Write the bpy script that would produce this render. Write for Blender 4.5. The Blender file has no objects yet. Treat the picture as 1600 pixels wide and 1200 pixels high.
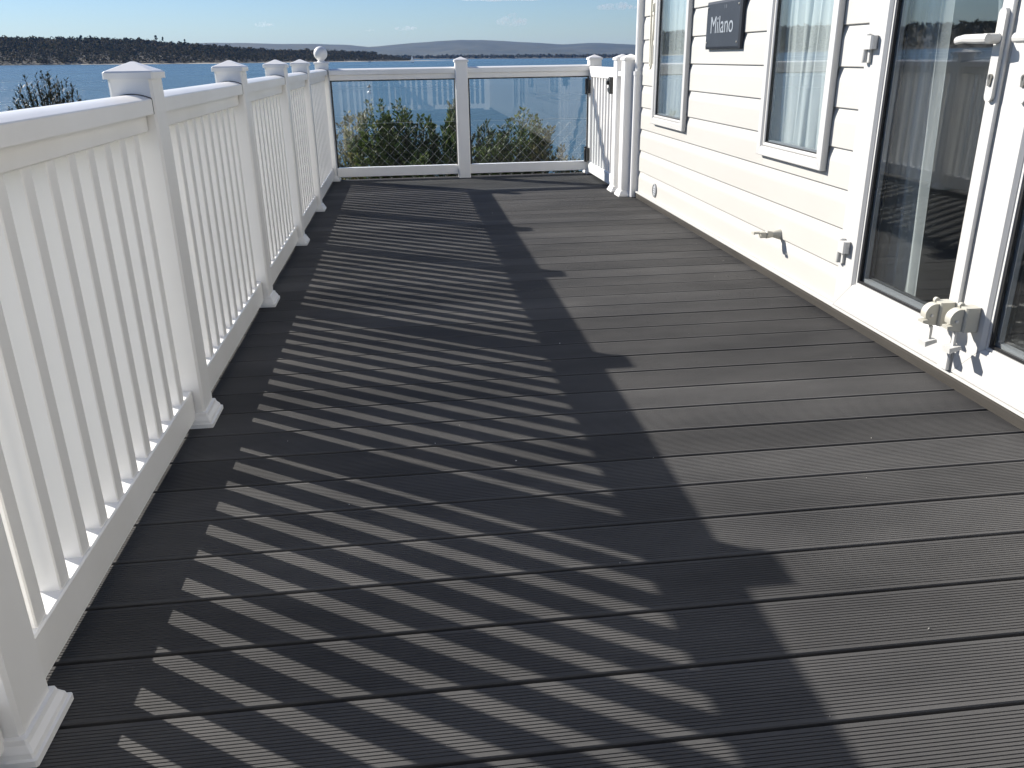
import bpy, bmesh, math, random
import numpy as np
from mathutils import Vector, Matrix

sc = bpy.context.scene
COL = sc.collection
RAD = math.radians

# ------------------------------------------------------------------ camera
CAM_F, CAM_P, CAM_YAW, CAM_ROLL, CAM_H = 1300.96, 0.375057, 0.1145576, -0.0161142, 0.93819


def cam_basis():
    cy, sy = math.cos(CAM_YAW), math.sin(CAM_YAW)
    cp, sp = math.cos(CAM_P), math.sin(CAM_P)
    fwd = Vector((sy * cp, cy * cp, -sp))
    right = Vector((cy, -sy, 0))
    up = right.cross(fwd)
    r = math.cos(CAM_ROLL) * right + math.sin(CAM_ROLL) * up
    u = -math.sin(CAM_ROLL) * right + math.cos(CAM_ROLL) * up
    return fwd, r, u


FWD, RGT, UPV = cam_basis()
EYE = Vector((0, 0, CAM_H))
cam_data = bpy.data.cameras.new('camera')
cam = bpy.data.objects.new('camera', cam_data)
COL.objects.link(cam)
M3 = Matrix((RGT, UPV, -FWD)).transposed()
cam.matrix_world = Matrix.Translation(EYE) @ M3.to_4x4()
cam_data.sensor_fit = 'HORIZONTAL'
cam_data.sensor_width = 36.0
cam_data.lens = CAM_F / 1600.0 * 36.0
cam_data.clip_start = 0.02
cam_data.clip_end = 90000
sc.camera = cam

# ------------------------------------------------------------------ sky and sun
SUN_DIR = Vector((-1.0, 0.729, 0.0)).normalized()
SUN_EL = math.atan(1 / (1.39 * 1.2375))
world = bpy.data.worlds.new('World')
sc.world = world
world.use_nodes = True
wn = world.node_tree.nodes
wl = world.node_tree.links
for n in list(wn):
    wn.remove(n)
w_out = wn.new('ShaderNodeOutputWorld')
w_bg = wn.new('ShaderNodeBackground')
w_sky = wn.new('ShaderNodeTexSky')
w_sky.sky_type = 'NISHITA'
w_sky.sun_disc = False
w_sky.sun_elevation = SUN_EL
w_sky.sun_rotation = math.atan2(SUN_DIR.x, SUN_DIR.y)
w_sky.altitude = 0
w_sky.air_density = 1.0
w_sky.dust_density = 0.1
w_sky.ozone_density = 3.0
w_bg.inputs['Strength'].default_value = 0.050
w_tint = wn.new('ShaderNodeVectorMath')       # cool white balance of the whole sky
w_tint.operation = 'MULTIPLY'
w_tint.inputs[1].default_value = (0.82, 0.965, 1.24)
wl.new(w_sky.outputs[0], w_tint.inputs[0])
wl.new(w_tint.outputs[0], w_bg.inputs['Color'])
wl.new(w_bg.outputs[0], w_out.inputs['Surface'])

sun_data = bpy.data.lights.new('sun', 'SUN')
sun = bpy.data.objects.new('sun', sun_data)
COL.objects.link(sun)
sun_data.energy = 5.0
sun_data.angle = RAD(0.53)
sun_data.color = (1.0, 0.95, 0.88)
to_sun = Vector((SUN_DIR.x * math.cos(SUN_EL), SUN_DIR.y * math.cos(SUN_EL), math.sin(SUN_EL)))
sun.rotation_euler = to_sun.to_track_quat('Z', 'Y').to_euler()
sun.location = (-6, 5, 8)

sc.view_settings.view_transform = 'Standard'
sc.view_settings.look = 'None'
sc.view_settings.exposure = 0.85
sc.view_settings.gamma = 1.0
sc.cycles.use_denoising = True
sc.cycles.max_bounces = 10
sc.cycles.transparent_max_bounces = 24
sc.cycles.transmission_bounces = 8
sc.cycles.glossy_bounces = 5
sc.cycles.diffuse_bounces = 5
sc.cycles.volume_bounces = 0

RNG = random.Random(7)
NPR = np.random.default_rng(11)

# the sea's level against the deck: the deck leans by about half a degree
TILT = Matrix.Rotation(0.010, 3, Vector((math.sin(0.09), math.cos(0.09), 0)))
TILT_N = np.array(TILT)
SEA = -9.06


def env(v):
    return EYE + TILT @ (Vector(v) - EYE)


def env_np(a):
    e = np.array(EYE)
    return (a - e) @ TILT_N.T + e


def pix_ray(x, y):
    return FWD + RGT * ((x - 800) / CAM_F) - UPV * ((y - 600) / CAM_F)


def at(x, y, Y):
    d = pix_ray(x, y)
    return EYE + d * (Y / d.y)


def env_dir(x, y):
    d = TILT.transposed() @ pix_ray(x, y)
    return math.atan2(d.x, d.y), d.z / math.hypot(d.x, d.y)


# ------------------------------------------------------------------ materials
MATS = {}


def new_mat(name):
    m = bpy.data.materials.new(name)
    m.use_nodes = True
    nt = m.node_tree
    b = nt.nodes['Principled BSDF']
    MATS[name] = m
    return m, nt, b


def pmat(name, col, rough=0.5, col2=None, scale=6.0, stretch=(1, 1, 1), bump=0.0, bscale=80.0, bdist=0.002,
         spec=0.5, metal=0.0, rand=0.0, detail=5.0, rough2=None, coords='Object'):
    m, nt, b = new_mat(name)
    N, L = nt.nodes, nt.links
    tc = N.new('ShaderNodeTexCoord')
    mp = N.new('ShaderNodeMapping')
    mp.inputs['Scale'].default_value = stretch
    L.new(tc.outputs[coords], mp.inputs['Vector'])
    b.inputs['Roughness'].default_value = rough
    b.inputs['Metallic'].default_value = metal
    b.inputs['Specular IOR Level'].default_value = spec
    b.inputs['Base Color'].default_value = (*col, 1)
    out = None
    if col2 is not None:
        nz = N.new('ShaderNodeTexNoise')
        nz.inputs['Scale'].default_value = scale
        nz.inputs['Detail'].default_value = detail
        nz.inputs['Roughness'].default_value = 0.62
        L.new(mp.outputs[0], nz.inputs['Vector'])
        rp = N.new('ShaderNodeValToRGB')
        rp.color_ramp.elements[0].position = 0.32
        rp.color_ramp.elements[1].position = 0.68
        rp.color_ramp.elements[0].color = (*col, 1)
        rp.color_ramp.elements[1].color = (*col2, 1)
        L.new(nz.outputs['Fac'], rp.inputs['Fac'])
        out = rp.outputs['Color']
        if rough2 is not None:
            mr = N.new('ShaderNodeMapRange')
            mr.inputs['From Min'].default_value = 0.3
            mr.inputs['From Max'].default_value = 0.7
            mr.inputs['To Min'].default_value = rough
            mr.inputs['To Max'].default_value = rough2
            L.new(nz.outputs['Fac'], mr.inputs['Value'])
            L.new(mr.outputs[0], b.inputs['Roughness'])
    if rand > 0:
        oi = N.new('ShaderNodeObjectInfo')
        mr = N.new('ShaderNodeMapRange')
        mr.inputs['To Min'].default_value = 1 - rand
        mr.inputs['To Max'].default_value = 1 + rand
        L.new(oi.outputs['Random'], mr.inputs['Value'])
        mx = N.new('ShaderNodeVectorMath')
        mx.operation = 'SCALE'
        if out is None:
            mx.inputs[0].default_value = col
        else:
            L.new(out, mx.inputs[0])
        L.new(mr.outputs[0], mx.inputs['Scale'])
        out = mx.outputs[0]
    if out is not None:
        L.new(out, b.inputs['Base Color'])
    if bump > 0:
        n2 = N.new('ShaderNodeTexNoise')
        n2.inputs['Scale'].default_value = bscale
        n2.inputs['Detail'].default_value = 4
        L.new(mp.outputs[0], n2.inputs['Vector'])
        bp = N.new('ShaderNodeBump')
        bp.inputs['Strength'].default_value = bump
        bp.inputs['Distance'].default_value = bdist
        L.new(n2.outputs['Fac'], bp.inputs['Height'])
        L.new(bp.outputs[0], b.inputs['Normal'])
    return m


def glass_mat(name, tint, ior=1.5, rough=0.0):
    m, nt, b = new_mat(name)
    N, L = nt.nodes, nt.links
    N.remove(b)
    o = [n for n in N if n.type == 'OUTPUT_MATERIAL'][0]
    tr = N.new('ShaderNodeBsdfTransparent')
    tr.inputs['Color'].default_value = (*tint, 1)
    gl = N.new('ShaderNodeBsdfGlossy')
    gl.inputs['Roughness'].default_value = rough
    gl.inputs['Color'].default_value = (1, 1, 1, 1)
    geo = N.new('ShaderNodeNewGeometry')
    mr = N.new('ShaderNodeMapRange')
    mr.inputs['To Min'].default_value = ior
    mr.inputs['To Max'].default_value = 1 / ior
    L.new(geo.outputs['Backfacing'], mr.inputs['Value'])
    fr = N.new('ShaderNodeFresnel')
    L.new(mr.outputs[0], fr.inputs['IOR'])
    mx = N.new('ShaderNodeMixShader')
    L.new(fr.outputs[0], mx.inputs[0])
    L.new(tr.outputs[0], mx.inputs[1])
    L.new(gl.outputs[0], mx.inputs[2])
    L.new(mx.outputs[0], o.inputs['Surface'])
    return m


def sheer_mat(name, col, see):
    m, nt, b = new_mat(name)
    N, L = nt.nodes, nt.links
    N.remove(b)
    o = [n for n in N if n.type == 'OUTPUT_MATERIAL'][0]
    df = N.new('ShaderNodeBsdfDiffuse')
    df.inputs['Color'].default_value = (*col, 1)
    tl = N.new('ShaderNodeBsdfTranslucent')
    tl.inputs['Color'].default_value = (*col, 1)
    tr = N.new('ShaderNodeBsdfTransparent')
    m1 = N.new('ShaderNodeMixShader')
    m1.inputs[0].default_value = 0.3
    m2 = N.new('ShaderNodeMixShader')
    m2.inputs[0].default_value = see
    L.new(df.outputs[0], m1.inputs[1])
    L.new(tl.outputs[0], m1.inputs[2])
    L.new(m1.outputs[0], m2.inputs[1])
    L.new(tr.outputs[0], m2.inputs[2])
    L.new(m2.outputs[0], o.inputs['Surface'])
    return m


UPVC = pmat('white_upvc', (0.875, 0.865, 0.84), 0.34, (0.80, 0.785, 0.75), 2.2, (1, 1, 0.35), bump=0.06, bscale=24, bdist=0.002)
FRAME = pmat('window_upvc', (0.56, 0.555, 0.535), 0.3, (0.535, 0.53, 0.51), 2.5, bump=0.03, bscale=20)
CLAD = pmat('cream_cladding', (0.515, 0.503, 0.468), 0.45, (0.485, 0.472, 0.437), 2.2, (1, 0.3, 1), bump=0.14, bscale=60, bdist=0.0015,
            rand=0.02)
BOARD = pmat('grey_composite', (0.050, 0.0495, 0.0495), 0.70, (0.098, 0.0955, 0.0925), 1.9, (0.55, 1.3, 1), bump=0.35, bscale=300,
             bdist=0.0006, rand=0.16, rough2=0.85, spec=0.10, coords='Generated')
# board coordinates: world-sized variation, offset per board
_nt = BOARD.node_tree
_tc = [n for n in _nt.nodes if n.type == 'TEX_COORD'][0]
_mp = [n for n in _nt.nodes if n.type == 'MAPPING'][0]
_geo = _nt.nodes.new('ShaderNodeNewGeometry')
for l in list(_tc.outputs['Generated'].links):
    _nt.links.remove(l)
_nt.links.new(_geo.outputs['Position'], _mp.inputs['Vector'])
TRIM = pmat('grey_trim', (0.060, 0.055, 0.048), 0.75, (0.040, 0.037, 0.033), 9, (1, 0.2, 1), spec=0.12)
DARK = pmat('dark_subframe', (0.03, 0.028, 0.026), 0.8, (0.05, 0.045, 0.04), 5)
BLACK = pmat('black_plastic', (0.012, 0.012, 0.013), 0.42, (0.02, 0.02, 0.02), 30)
GASKET = pmat('black_gasket', (0.010, 0.010, 0.011), 0.5)
STEEL = pmat('dull_steel', (0.30, 0.29, 0.26), 0.38, (0.22, 0.21, 0.19), 40, metal=0.9)
GALV = pmat('galvanised_wire', (0.62, 0.62, 0.60), 0.42, metal=0.3)
CREAMP = pmat('cream_plastic', (0.47, 0.455, 0.39), 0.45, (0.43, 0.415, 0.36), 14, bump=0.1, bscale=60)
WHITEP = pmat('white_plastic', (0.54, 0.535, 0.51), 0.35)
CABLE = pmat('cream_cable', (0.70, 0.67, 0.56), 0.5)
SLATE = pmat('sign_slate', (0.024, 0.030, 0.040), 0.5, (0.030, 0.037, 0.048), 18, bump=0.15, bscale=50, spec=0.2)
LETTER = pmat('sign_lettering', (0.26, 0.29, 0.32), 0.5)
FAINT = pmat('sign_faint_mark', (0.06, 0.07, 0.085), 0.5)
VENTG = pmat('vent_grey', (0.20, 0.21, 0.22), 0.4)
VENTL = pmat('vent_light', (0.42, 0.44, 0.46), 0.4)
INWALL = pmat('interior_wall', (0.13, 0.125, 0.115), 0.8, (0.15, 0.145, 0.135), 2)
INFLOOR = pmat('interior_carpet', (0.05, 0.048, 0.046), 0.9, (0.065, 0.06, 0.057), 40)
ROOF = pmat('roof_tile_metal', (0.11, 0.10, 0.095), 0.6, (0.14, 0.125, 0.115), 8)
BALUS_GLASS = glass_mat('balustrade_glass', (0.965, 0.985, 0.988))
WIN_GLASS = glass_mat('window_glass', (0.975, 0.988, 0.988))
SHEER = sheer_mat('sheer_voile', (0.60, 0.62, 0.63), 0.62)
VOILE = sheer_mat('window_voile', (0.72, 0.74, 0.73), 0.04)
SHEER_W = sheer_mat('white_drape', (0.74, 0.76, 0.76), 0.46)
CRUMB = pmat('pale_crumb', (0.6, 0.58, 0.52), 0.8)
EARTH = pmat('earth', (0.10, 0.085, 0.055), 0.95, (0.06, 0.075, 0.03), 0.8, bump=0.5, bscale=6, bdist=0.05)
BARK = pmat('shrub_stem', (0.085, 0.065, 0.045), 0.85, (0.055, 0.042, 0.03), 30)
TWIG = pmat('dark_twig', (0.020, 0.022, 0.018), 0.8)


def leaf_mat(name, a, b, c=None, spec=0.3, rough=0.55):
    m, nt, p = new_mat(name)
    N, L = nt.nodes, nt.links
    geo = N.new('ShaderNodeNewGeometry')
    rp = N.new('ShaderNodeValToRGB')
    rp.color_ramp.elements[0].color = (*a, 1)
    rp.color_ramp.elements[1].color = (*b, 1)
    if c:
        e = rp.color_ramp.elements.new(0.62)
        e.color = (*b, 1)
        rp.color_ramp.elements[-1].color = (*c, 1)
    L.new(geo.outputs['Random Per Island'], rp.inputs['Fac'])
    L.new(rp.outputs[0], p.inputs['Base Color'])
    p.inputs['Roughness'].default_value = rough
    p.inputs['Specular IOR Level'].default_value = spec
    o = [n for n in N if n.type == 'OUTPUT_MATERIAL'][0]
    tl = N.new('ShaderNodeBsdfTranslucent')
    L.new(rp.outputs[0], tl.inputs['Color'])
    mx = N.new('ShaderNodeMixShader')
    mx.inputs[0].default_value = 0.38
    L.new(p.outputs[0], mx.inputs[1])
    L.new(tl.outputs[0], mx.inputs[2])
    L.new(mx.outputs[0], o.inputs['Surface'])
    return m


LEAF = leaf_mat('evergreen_leaf', (0.017, 0.034, 0.011), (0.052, 0.085, 0.024), (0.145, 0.175, 0.055))
LEAF_OLIVE = leaf_mat('olive_leaf', (0.06, 0.065, 0.03), (0.16, 0.155, 0.06), (0.24, 0.22, 0.10))
WOOD_LEAF = leaf_mat('woodland_leaf', (0.030, 0.036, 0.020), (0.066, 0.060, 0.038), (0.105, 0.084, 0.058), 0.0, 1.0)
PINE_LEAF = leaf_mat('pine_leaf', (0.016, 0.024, 0.012), (0.035, 0.045, 0.022), None, 0.0, 1.0)


# ------------------------------------------------------------------ mesh helpers
class MB:
    def __init__(self):
        self.v, self.f = [], []

    def add(self, vs, fs):
        o = len(self.v)
        self.v += [tuple(p) for p in vs]
        self.f += [tuple(i + o for i in f) for f in fs]
        return self

    def box(self, a, b):
        x0, y0, z0 = a
        x1, y1, z1 = b
        return self.add([(x0, y0, z0), (x1, y0, z0), (x1, y1, z0), (x0, y1, z0), (x0, y0, z1), (x1, y0, z1), (x1, y1, z1), (x0, y1, z1)],
                        [(0, 3, 2, 1), (4, 5, 6, 7), (0, 1, 5, 4), (1, 2, 6, 5), (2, 3, 7, 6), (3, 0, 4, 7)])

    def prism(self, prof, axis, t0, t1):
        n = len(prof)

        def p(a, b, t):
            return {'x': (t, a, b), 'y': (a, t, b), 'z': (a, b, t)}[axis]
        vs = [p(a, b, t0) for a, b in prof] + [p(a, b, t1) for a, b in prof]
        fs = [(i, (i + 1) % n, n + (i + 1) % n, n + i) for i in range(n)]
        fs += [tuple(range(n))[::-1], tuple(range(n, 2 * n))]
        return self.add(vs, fs)

    def rings(self, rings, cap=True):
        n = len(rings[0])
        vs = [p for r in rings for p in r]
        fs = []
        for k in range(len(rings) - 1):
            for i in range(n):
                j = (i + 1) % n
                fs.append((k * n + i, k * n + j, (k + 1) * n + j, (k + 1) * n + i))
        if cap:
            fs += [tuple(range(n))[::-1], tuple(range((len(rings) - 1) * n, len(rings) * n))]
        return self.add(vs, fs)

    def tube(self, path, r, n=6):
        path = [Vector(p) for p in path]
        rs = r if isinstance(r, (list, tuple)) else [r] * len(path)
        rings = []
        ref = Vector((0.31, 0.17, 0.93))
        for i, p in enumerate(path):
            t = (path[min(i + 1, len(path) - 1)] - path[max(i - 1, 0)]).normalized()
            a = t.cross(ref)
            if a.length < 1e-4:
                a = t.cross(Vector((1, 0, 0)))
            a.normalize()
            b = t.cross(a)
            rings.append([p + (a * math.cos(2 * math.pi * k / n) + b * math.sin(2 * math.pi * k / n)) * rs[i] for k in range(n)])
        return self.rings(rings)

    def lathe(self, prof, c, axis='z', n=20):
        rings = []
        for r, h in prof:
            ring = []
            for k in range(n):
                a = 2 * math.pi * k / n
                u, v = max(r, 1e-4) * math.cos(a), max(r, 1e-4) * math.sin(a)
                ring.append({'z': (c[0] + u, c[1] + v, c[2] + h), 'x': (c[0] + h, c[1] + u, c[2] + v), 'y': (c[0] + u, c[1] + h, c[2] + v)}[axis])
            rings.append(ring)
        return self.rings(rings)

    def mesh(self, name, mat, off=(0, 0, 0), smooth=False, recalc=True):
        me = bpy.data.meshes.new(name)
        ox, oy, oz = off
        me.from_pydata([(x - ox, y - oy, z - oz) for x, y, z in self.v], [], self.f)
        me.materials.append(mat)
        if recalc:
            bm = bmesh.new()
            bm.from_mesh(me)
            bmesh.ops.recalc_face_normals(bm, faces=bm.faces)
            bm.to_mesh(me)
            bm.free()
        if smooth:
            me.polygons.foreach_set('use_smooth', [True] * len(me.polygons))
            if smooth == 'auto':
                bm = bmesh.new()
                bm.from_mesh(me)
                for e in bm.edges:
                    e.smooth = len(e.link_faces) == 2 and e.calc_face_angle(0) < RAD(28)
                bm.to_mesh(me)
                bm.free()
        me.update()
        return me


def wloc(o):
    p = Vector((0, 0, 0))
    while o is not None:
        p += o.location
        o = o.parent
    return p


def tag(o, label=None, cat=None, group=None, kind=None):
    if label:
        o['label'] = label
    if cat:
        o['category'] = cat
    if group:
        o['group'] = group
    if kind:
        o['kind'] = kind
    return o


def thing(name, loc, label, cat, group=None):
    o = bpy.data.objects.new(name, None)
    o.empty_display_size = 0.1
    COL.objects.link(o)
    o.location = loc
    return tag(o, label, cat, group)


def obj(name, me, parent=None, loc=(0, 0, 0)):
    o = bpy.data.objects.new(name, me)
    COL.objects.link(o)
    o.location = Vector(loc) - wloc(parent)
    o.parent = parent
    return o


def part(name, mb, mat, parent=None, loc=None, smooth=False):
    """mb holds world coordinates; the object's origin goes to the centre of the piece's foot"""
    if loc is None:
        a = np.array(mb.v)
        c = (a.min(0) + a.max(0)) / 2
        loc = (float(c[0]), float(c[1]), float(a[:, 2].min()))
    return obj(name, mb.mesh(name, mat, loc, smooth), parent, loc)


def chrect(w, h, c=0.003, cx=0.0, cy=0.0):
    a, b = w / 2, h / 2
    return [(cx + x, cy + y) for x, y in ((-a + c, -b), (a - c, -b), (a, -b + c), (a, b - c), (a - c, b), (-a + c, b), (-a, b - c), (-a, -b + c))]


def sq(h, z, c=0.0):
    if c:
        return [(x, y, z) for x, y in chrect(2 * h, 2 * h, c)]
    return [(-h, -h, z), (h, -h, z), (h, h, z), (-h, h, z)]


def np_mesh(name, verts, faces, mat, smooth=False):
    verts = np.asarray(verts, dtype=np.float32)
    faces = np.asarray(faces, dtype=np.int32)
    me = bpy.data.meshes.new(name)
    k = faces.shape[1]
    me.vertices.add(len(verts))
    me.vertices.foreach_set('co', verts.ravel())
    me.loops.add(faces.size)
    me.loops.foreach_set('vertex_index', faces.ravel())
    me.polygons.add(len(faces))
    me.polygons.foreach_set('loop_start', np.arange(0, faces.size, k, dtype=np.int32))
    me.polygons.foreach_set('loop_total', np.full(len(faces), k, dtype=np.int32))
    if smooth:
        me.polygons.foreach_set('use_smooth', np.ones(len(faces), dtype=bool))
    me.materials.append(mat)
    me.update(calc_edges=True)
    me.validate()
    return me


# ------------------------------------------------------------------ sea, shores and hills
def grid_env(name, P, mat, smooth=True):
    """P: array rows x cols x 3 in sea coordinates"""
    r, c, _ = P.shape
    v = env_np(P.reshape(-1, 3))
    i = np.arange(r * c).reshape(r, c)
    f = np.stack([i[:-1, :-1], i[:-1, 1:], i[1:, 1:], i[1:, :-1]], -1).reshape(-1, 4)
    return obj(name, np_mesh(name, v, f, mat, smooth))


def water_mat():
    m, nt, b = new_mat('sea_water')
    N, L = nt.nodes, nt.links
    b.inputs['Base Color'].default_value = (0.036, 0.085, 0.115, 1)
    b.inputs['Roughness'].default_value = 0.22
    b.inputs['IOR'].default_value = 1.33
    geo = N.new('ShaderNodeNewGeometry')
    mp = N.new('ShaderNodeMapping')
    mp.inputs['Scale'].default_value = (0.5, 1.0, 1.0)
    L.new(geo.outputs['Position'], mp.inputs['Vector'])
    n1 = N.new('ShaderNodeTexNoise')
    n1.inputs['Scale'].default_value = 0.55
    n1.inputs['Detail'].default_value = 6
    n1.inputs['Roughness'].default_value = 0.65
    L.new(mp.outputs[0], n1.inputs['Vector'])
    bp = N.new('ShaderNodeBump')
    bp.inputs['Strength'].default_value = 1.0
    bp.inputs['Distance'].default_value = 0.9
    L.new(n1.outputs['Fac'], bp.inputs['Height'])
    L.new(bp.outputs[0], b.inputs['Normal'])
    n2 = N.new('ShaderNodeTexNoise')
    n2.inputs['Scale'].default_value = 0.012
    n2.inputs['Detail'].default_value = 3
    L.new(mp.outputs[0], n2.inputs['Vector'])
    mr = N.new('ShaderNodeMapRange')
    mr.inputs['To Min'].default_value = 0.16
    mr.inputs['To Max'].default_value = 0.36
    L.new(n2.outputs['Fac'], mr.inputs['Value'])
    L.new(mr.outputs[0], b.inputs['Roughness'])
    return m


WATER = water_mat()
ring = []
for rr in (0.0, 20, 60, 200, 700, 2500, 6000, 11500):
    aa = np.linspace(-math.pi, math.pi, 73)
    ring.append(np.stack([np.sin(aa) * rr, np.cos(aa) * rr, np.full_like(aa, SEA)], -1))
tag(grid_env('sea', np.array(ring)[:, ::-1], WATER, False), kind='structure')

HILL = pmat('far_hill_heath', (0.026, 0.036, 0.026), 0.95, (0.070, 0.072, 0.045), 0.0022, (1, 1, 2), detail=7)
ISLE = pmat('island_scrub', (0.045, 0.042, 0.026), 0.95, (0.075, 0.060, 0.036), 0.02, bump=1.0, bscale=0.08, bdist=6, detail=6)
SAND = pmat('sand', (0.42, 0.37, 0.28), 0.95, (0.34, 0.30, 0.23), 0.05)


def skyline(pts, dist):
    az, h = [], []
    for x, y in pts:
        a, e = env_dir(x, y)
        az.append(a)
        h.append(CAM_H + e * dist)
    return az, h


def wob(a, amp, freq, seed):
    r = np.random.default_rng(seed)
    out = np.zeros_like(a)
    for k in range(4):
        out += np.sin(a * freq * 2 ** k + r.uniform(0, 6.28)) * amp / 1.8 ** k
    return out


# far hills
far_pts = [(337, 67), (375, 67), (425, 68), (500, 69), (543, 70), (575, 73), (625, 69), (687, 64), (720, 62), (750, 62), (800, 65),
           (844, 67), (875, 69), (925, 67), (956, 68), (1000, 70), (1100, 76)]
hz, hh = skyline(far_pts, 9300)
hz = [-1.5, -1.2, -0.9, -0.6, -0.35] + hz + [0.6, 1.0]
hh = [90, 120, 100, 125, 118] + hh + [70, 95]
AZ = np.linspace(-1.5, 1.0, 420)
HB = np.interp(AZ, hz, hh) + wob(AZ, 1.6, 60, 3)
rows = []
for t in np.linspace(0, 1, 16):
    d = 6200 + 3100 * t
    prof = t ** 1.6
    nz = wob(AZ + t * 2, 13.0, 34, int(5 + t * 20)) * math.sin(math.pi * t)
    rows.append(np.stack([np.sin(AZ) * d, np.cos(AZ) * d, SEA - 0.5 + (HB - SEA) * prof + nz * (t > 0)], -1))
rows.append(np.stack([np.sin(AZ) * 10800, np.cos(AZ) * 10800, SEA + HB * 0.2], -1))
tag(grid_env('far_hills', np.array(rows)[:, ::-1], HILL), kind='structure')

# wooded island: shore, ridge and back
isl_top = [(-60, 60), (0, 60), (60, 61), (150, 61), (200, 62), (250, 66), (287, 70), (337, 73), (375, 76), (437, 80), (487, 80), (531, 81),
           (575, 83), (610, 86), (632, 91), (646, 94)]


def isl_dist(a):
    return np.interp(a, [-1.6, -0.42, -0.2, -0.05, 0.02], [2300, 1780, 1850, 2250, 2450])


iz, ih = [], []
for x, y in isl_top:
    a, e = env_dir(x, y)
    iz.append(a)
    ih.append(CAM_H + e * (float(isl_dist(a)) + 380))
iz = [-1.6, -1.2, -0.9, -0.65] + iz
ih = [18, 36, 26, 40] + ih
A2 = np.linspace(-1.55, iz[-1], 360)
D2 = isl_dist(A2)
H2 = np.maximum(np.interp(A2, iz, ih) - 5, SEA + 1.5)


def isl_h(a, t):
    """height on the island, t = 0 shore .. 1 ridge"""
    h = np.interp(a, A2, H2)
    return SEA + 0.8 + (h - SEA - 0.8) * np.clip(t, 0, 1) ** 0.8


rows = [np.stack([np.sin(A2) * (D2 - 14), np.cos(A2) * (D2 - 14), np.full_like(A2, SEA - 0.6)], -1)]
for t in np.linspace(0, 1, 10):
    d = D2 + 380 * t
    rows.append(np.stack([np.sin(A2) * d, np.cos(A2) * d, isl_h(A2, t) + wob(A2 + t, 1.2, 90, 8) * t], -1))
rows.append(np.stack([np.sin(A2) * (D2 + 900), np.cos(A2) * (D2 + 900), np.full_like(A2, SEA - 1)], -1))
tag(grid_env('island', np.array(rows)[:, ::-1], ISLE), kind='structure')


def clumps(centres, rx, rz, n, leaf, seed):
    """leaf clumps: for each centre n tilted quads spread over an ellipsoid"""
    g = np.random.default_rng(seed)
    m = len(centres)
    u = g.normal(size=(m, n, 3))
    u /= np.linalg.norm(u, axis=2, keepdims=True)
    rad = g.uniform(0.55, 1.0, (m, n, 1))
    scl = np.stack([rx, rx, rz], -1)[:, None, :]
    c = centres[:, None, :] + u * rad * scl
    c = c.reshape(-1, 3)
    u = u.reshape(-1, 3)
    t1 = np.cross(u, g.normal(size=u.shape))
    t1 /= np.linalg.norm(t1, axis=1, keepdims=True)
    t2 = np.cross(u, t1)
    s = (np.repeat(leaf, n) * g.uniform(0.6, 1.3, m * n))[:, None]
    v = np.stack([c - t1 * s, c + t2 * s * 0.8, c + t1 * s, c - t2 * s * 0.8], 1).reshape(-1, 3)
    f = np.arange(len(v)).reshape(-1, 4)
    return v, f


g = np.random.default_rng(21)
NT = 17000
ta = np.concatenate([g.uniform(-0.48, iz[-1], 9500), g.uniform(-1.5, -0.48, NT - 9500)])
tt = g.uniform(0, 1.05, NT) ** 0.9
td = isl_dist(ta) + 380 * tt
th = np.clip(g.normal(7.2, 2.2, NT), 3.0, 13.5) * np.where(ta > -0.03, 0.6, 1.0) * (0.75 + 0.35 * tt)
tz = isl_h(ta, tt)
cen = np.stack([np.sin(ta) * td, np.cos(ta) * td, tz + th * 0.5], -1)
v, f = clumps(cen, th * g.uniform(0.40, 0.62, NT), th * 0.5, 14, th * 0.20, 22)
tag(obj('woodland', np_mesh('woodland', env_np(v), f, WOOD_LEAF)), 'dark brown and green woodland covering the long low island', 'woodland', kind='stuff')
# bare sandy foreshore and the spit at the island's tip
A3 = np.linspace(-0.33, iz[-1] + 0.045, 90)
D3 = isl_dist(A3)
w3 = 10 + 6 * np.sin(A3 * 60) + np.where(A3 > iz[-1] - 0.06, 40, 0)
rows = [np.stack([np.sin(A3) * (D3 - 30 - 0 * w3), np.cos(A3) * (D3 - 30), np.full_like(A3, SEA - 0.3)], -1),
        np.stack([np.sin(A3) * (D3 - 6), np.cos(A3) * (D3 - 6), SEA + 0.75 + 0.5 * np.sin(A3 * 85) + 0 * w3], -1),
        np.stack([np.sin(A3) * (D3 + w3), np.cos(A3) * (D3 + w3), np.full_like(A3, SEA - 0.4)], -1)]
tag(grid_env('beach', np.array(rows)[:, ::-1], SAND), kind='structure')

# low wooded far shore in front of the hills
A4 = np.linspace(-0.06, 0.5, 120)
rows = [np.stack([np.sin(A4) * d, np.cos(A4) * d, np.full_like(A4, z)], -1) for d, z in ((4280, SEA - 0.5), (4330, SEA + 2.5), (4700, SEA + 9), (5200, SEA - 1))]
tag(grid_env('far_shore', np.array(rows)[:, ::-1], ISLE), kind='structure')
NF = 1500
fa = g.uniform(-0.055, 0.5, NF)
fd = g.uniform(4310, 4750, NF)
fh = np.clip(g.normal(10, 3, NF), 4, 18)
cen = np.stack([np.sin(fa) * fd, np.cos(fa) * fd, SEA + 2 + (fd - 4310) / 440 * 6 + fh * 0.5], -1)
v, f = clumps(cen, fh * 0.8, fh * 0.55, 12, fh * 0.32, 23)
tag(obj('shore_woodland', np_mesh('shore_woodland', env_np(v), f, WOOD_LEAF)), 'thin dark band of trees along the far shore below the blue hills', 'woodland', kind='stuff')


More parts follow.
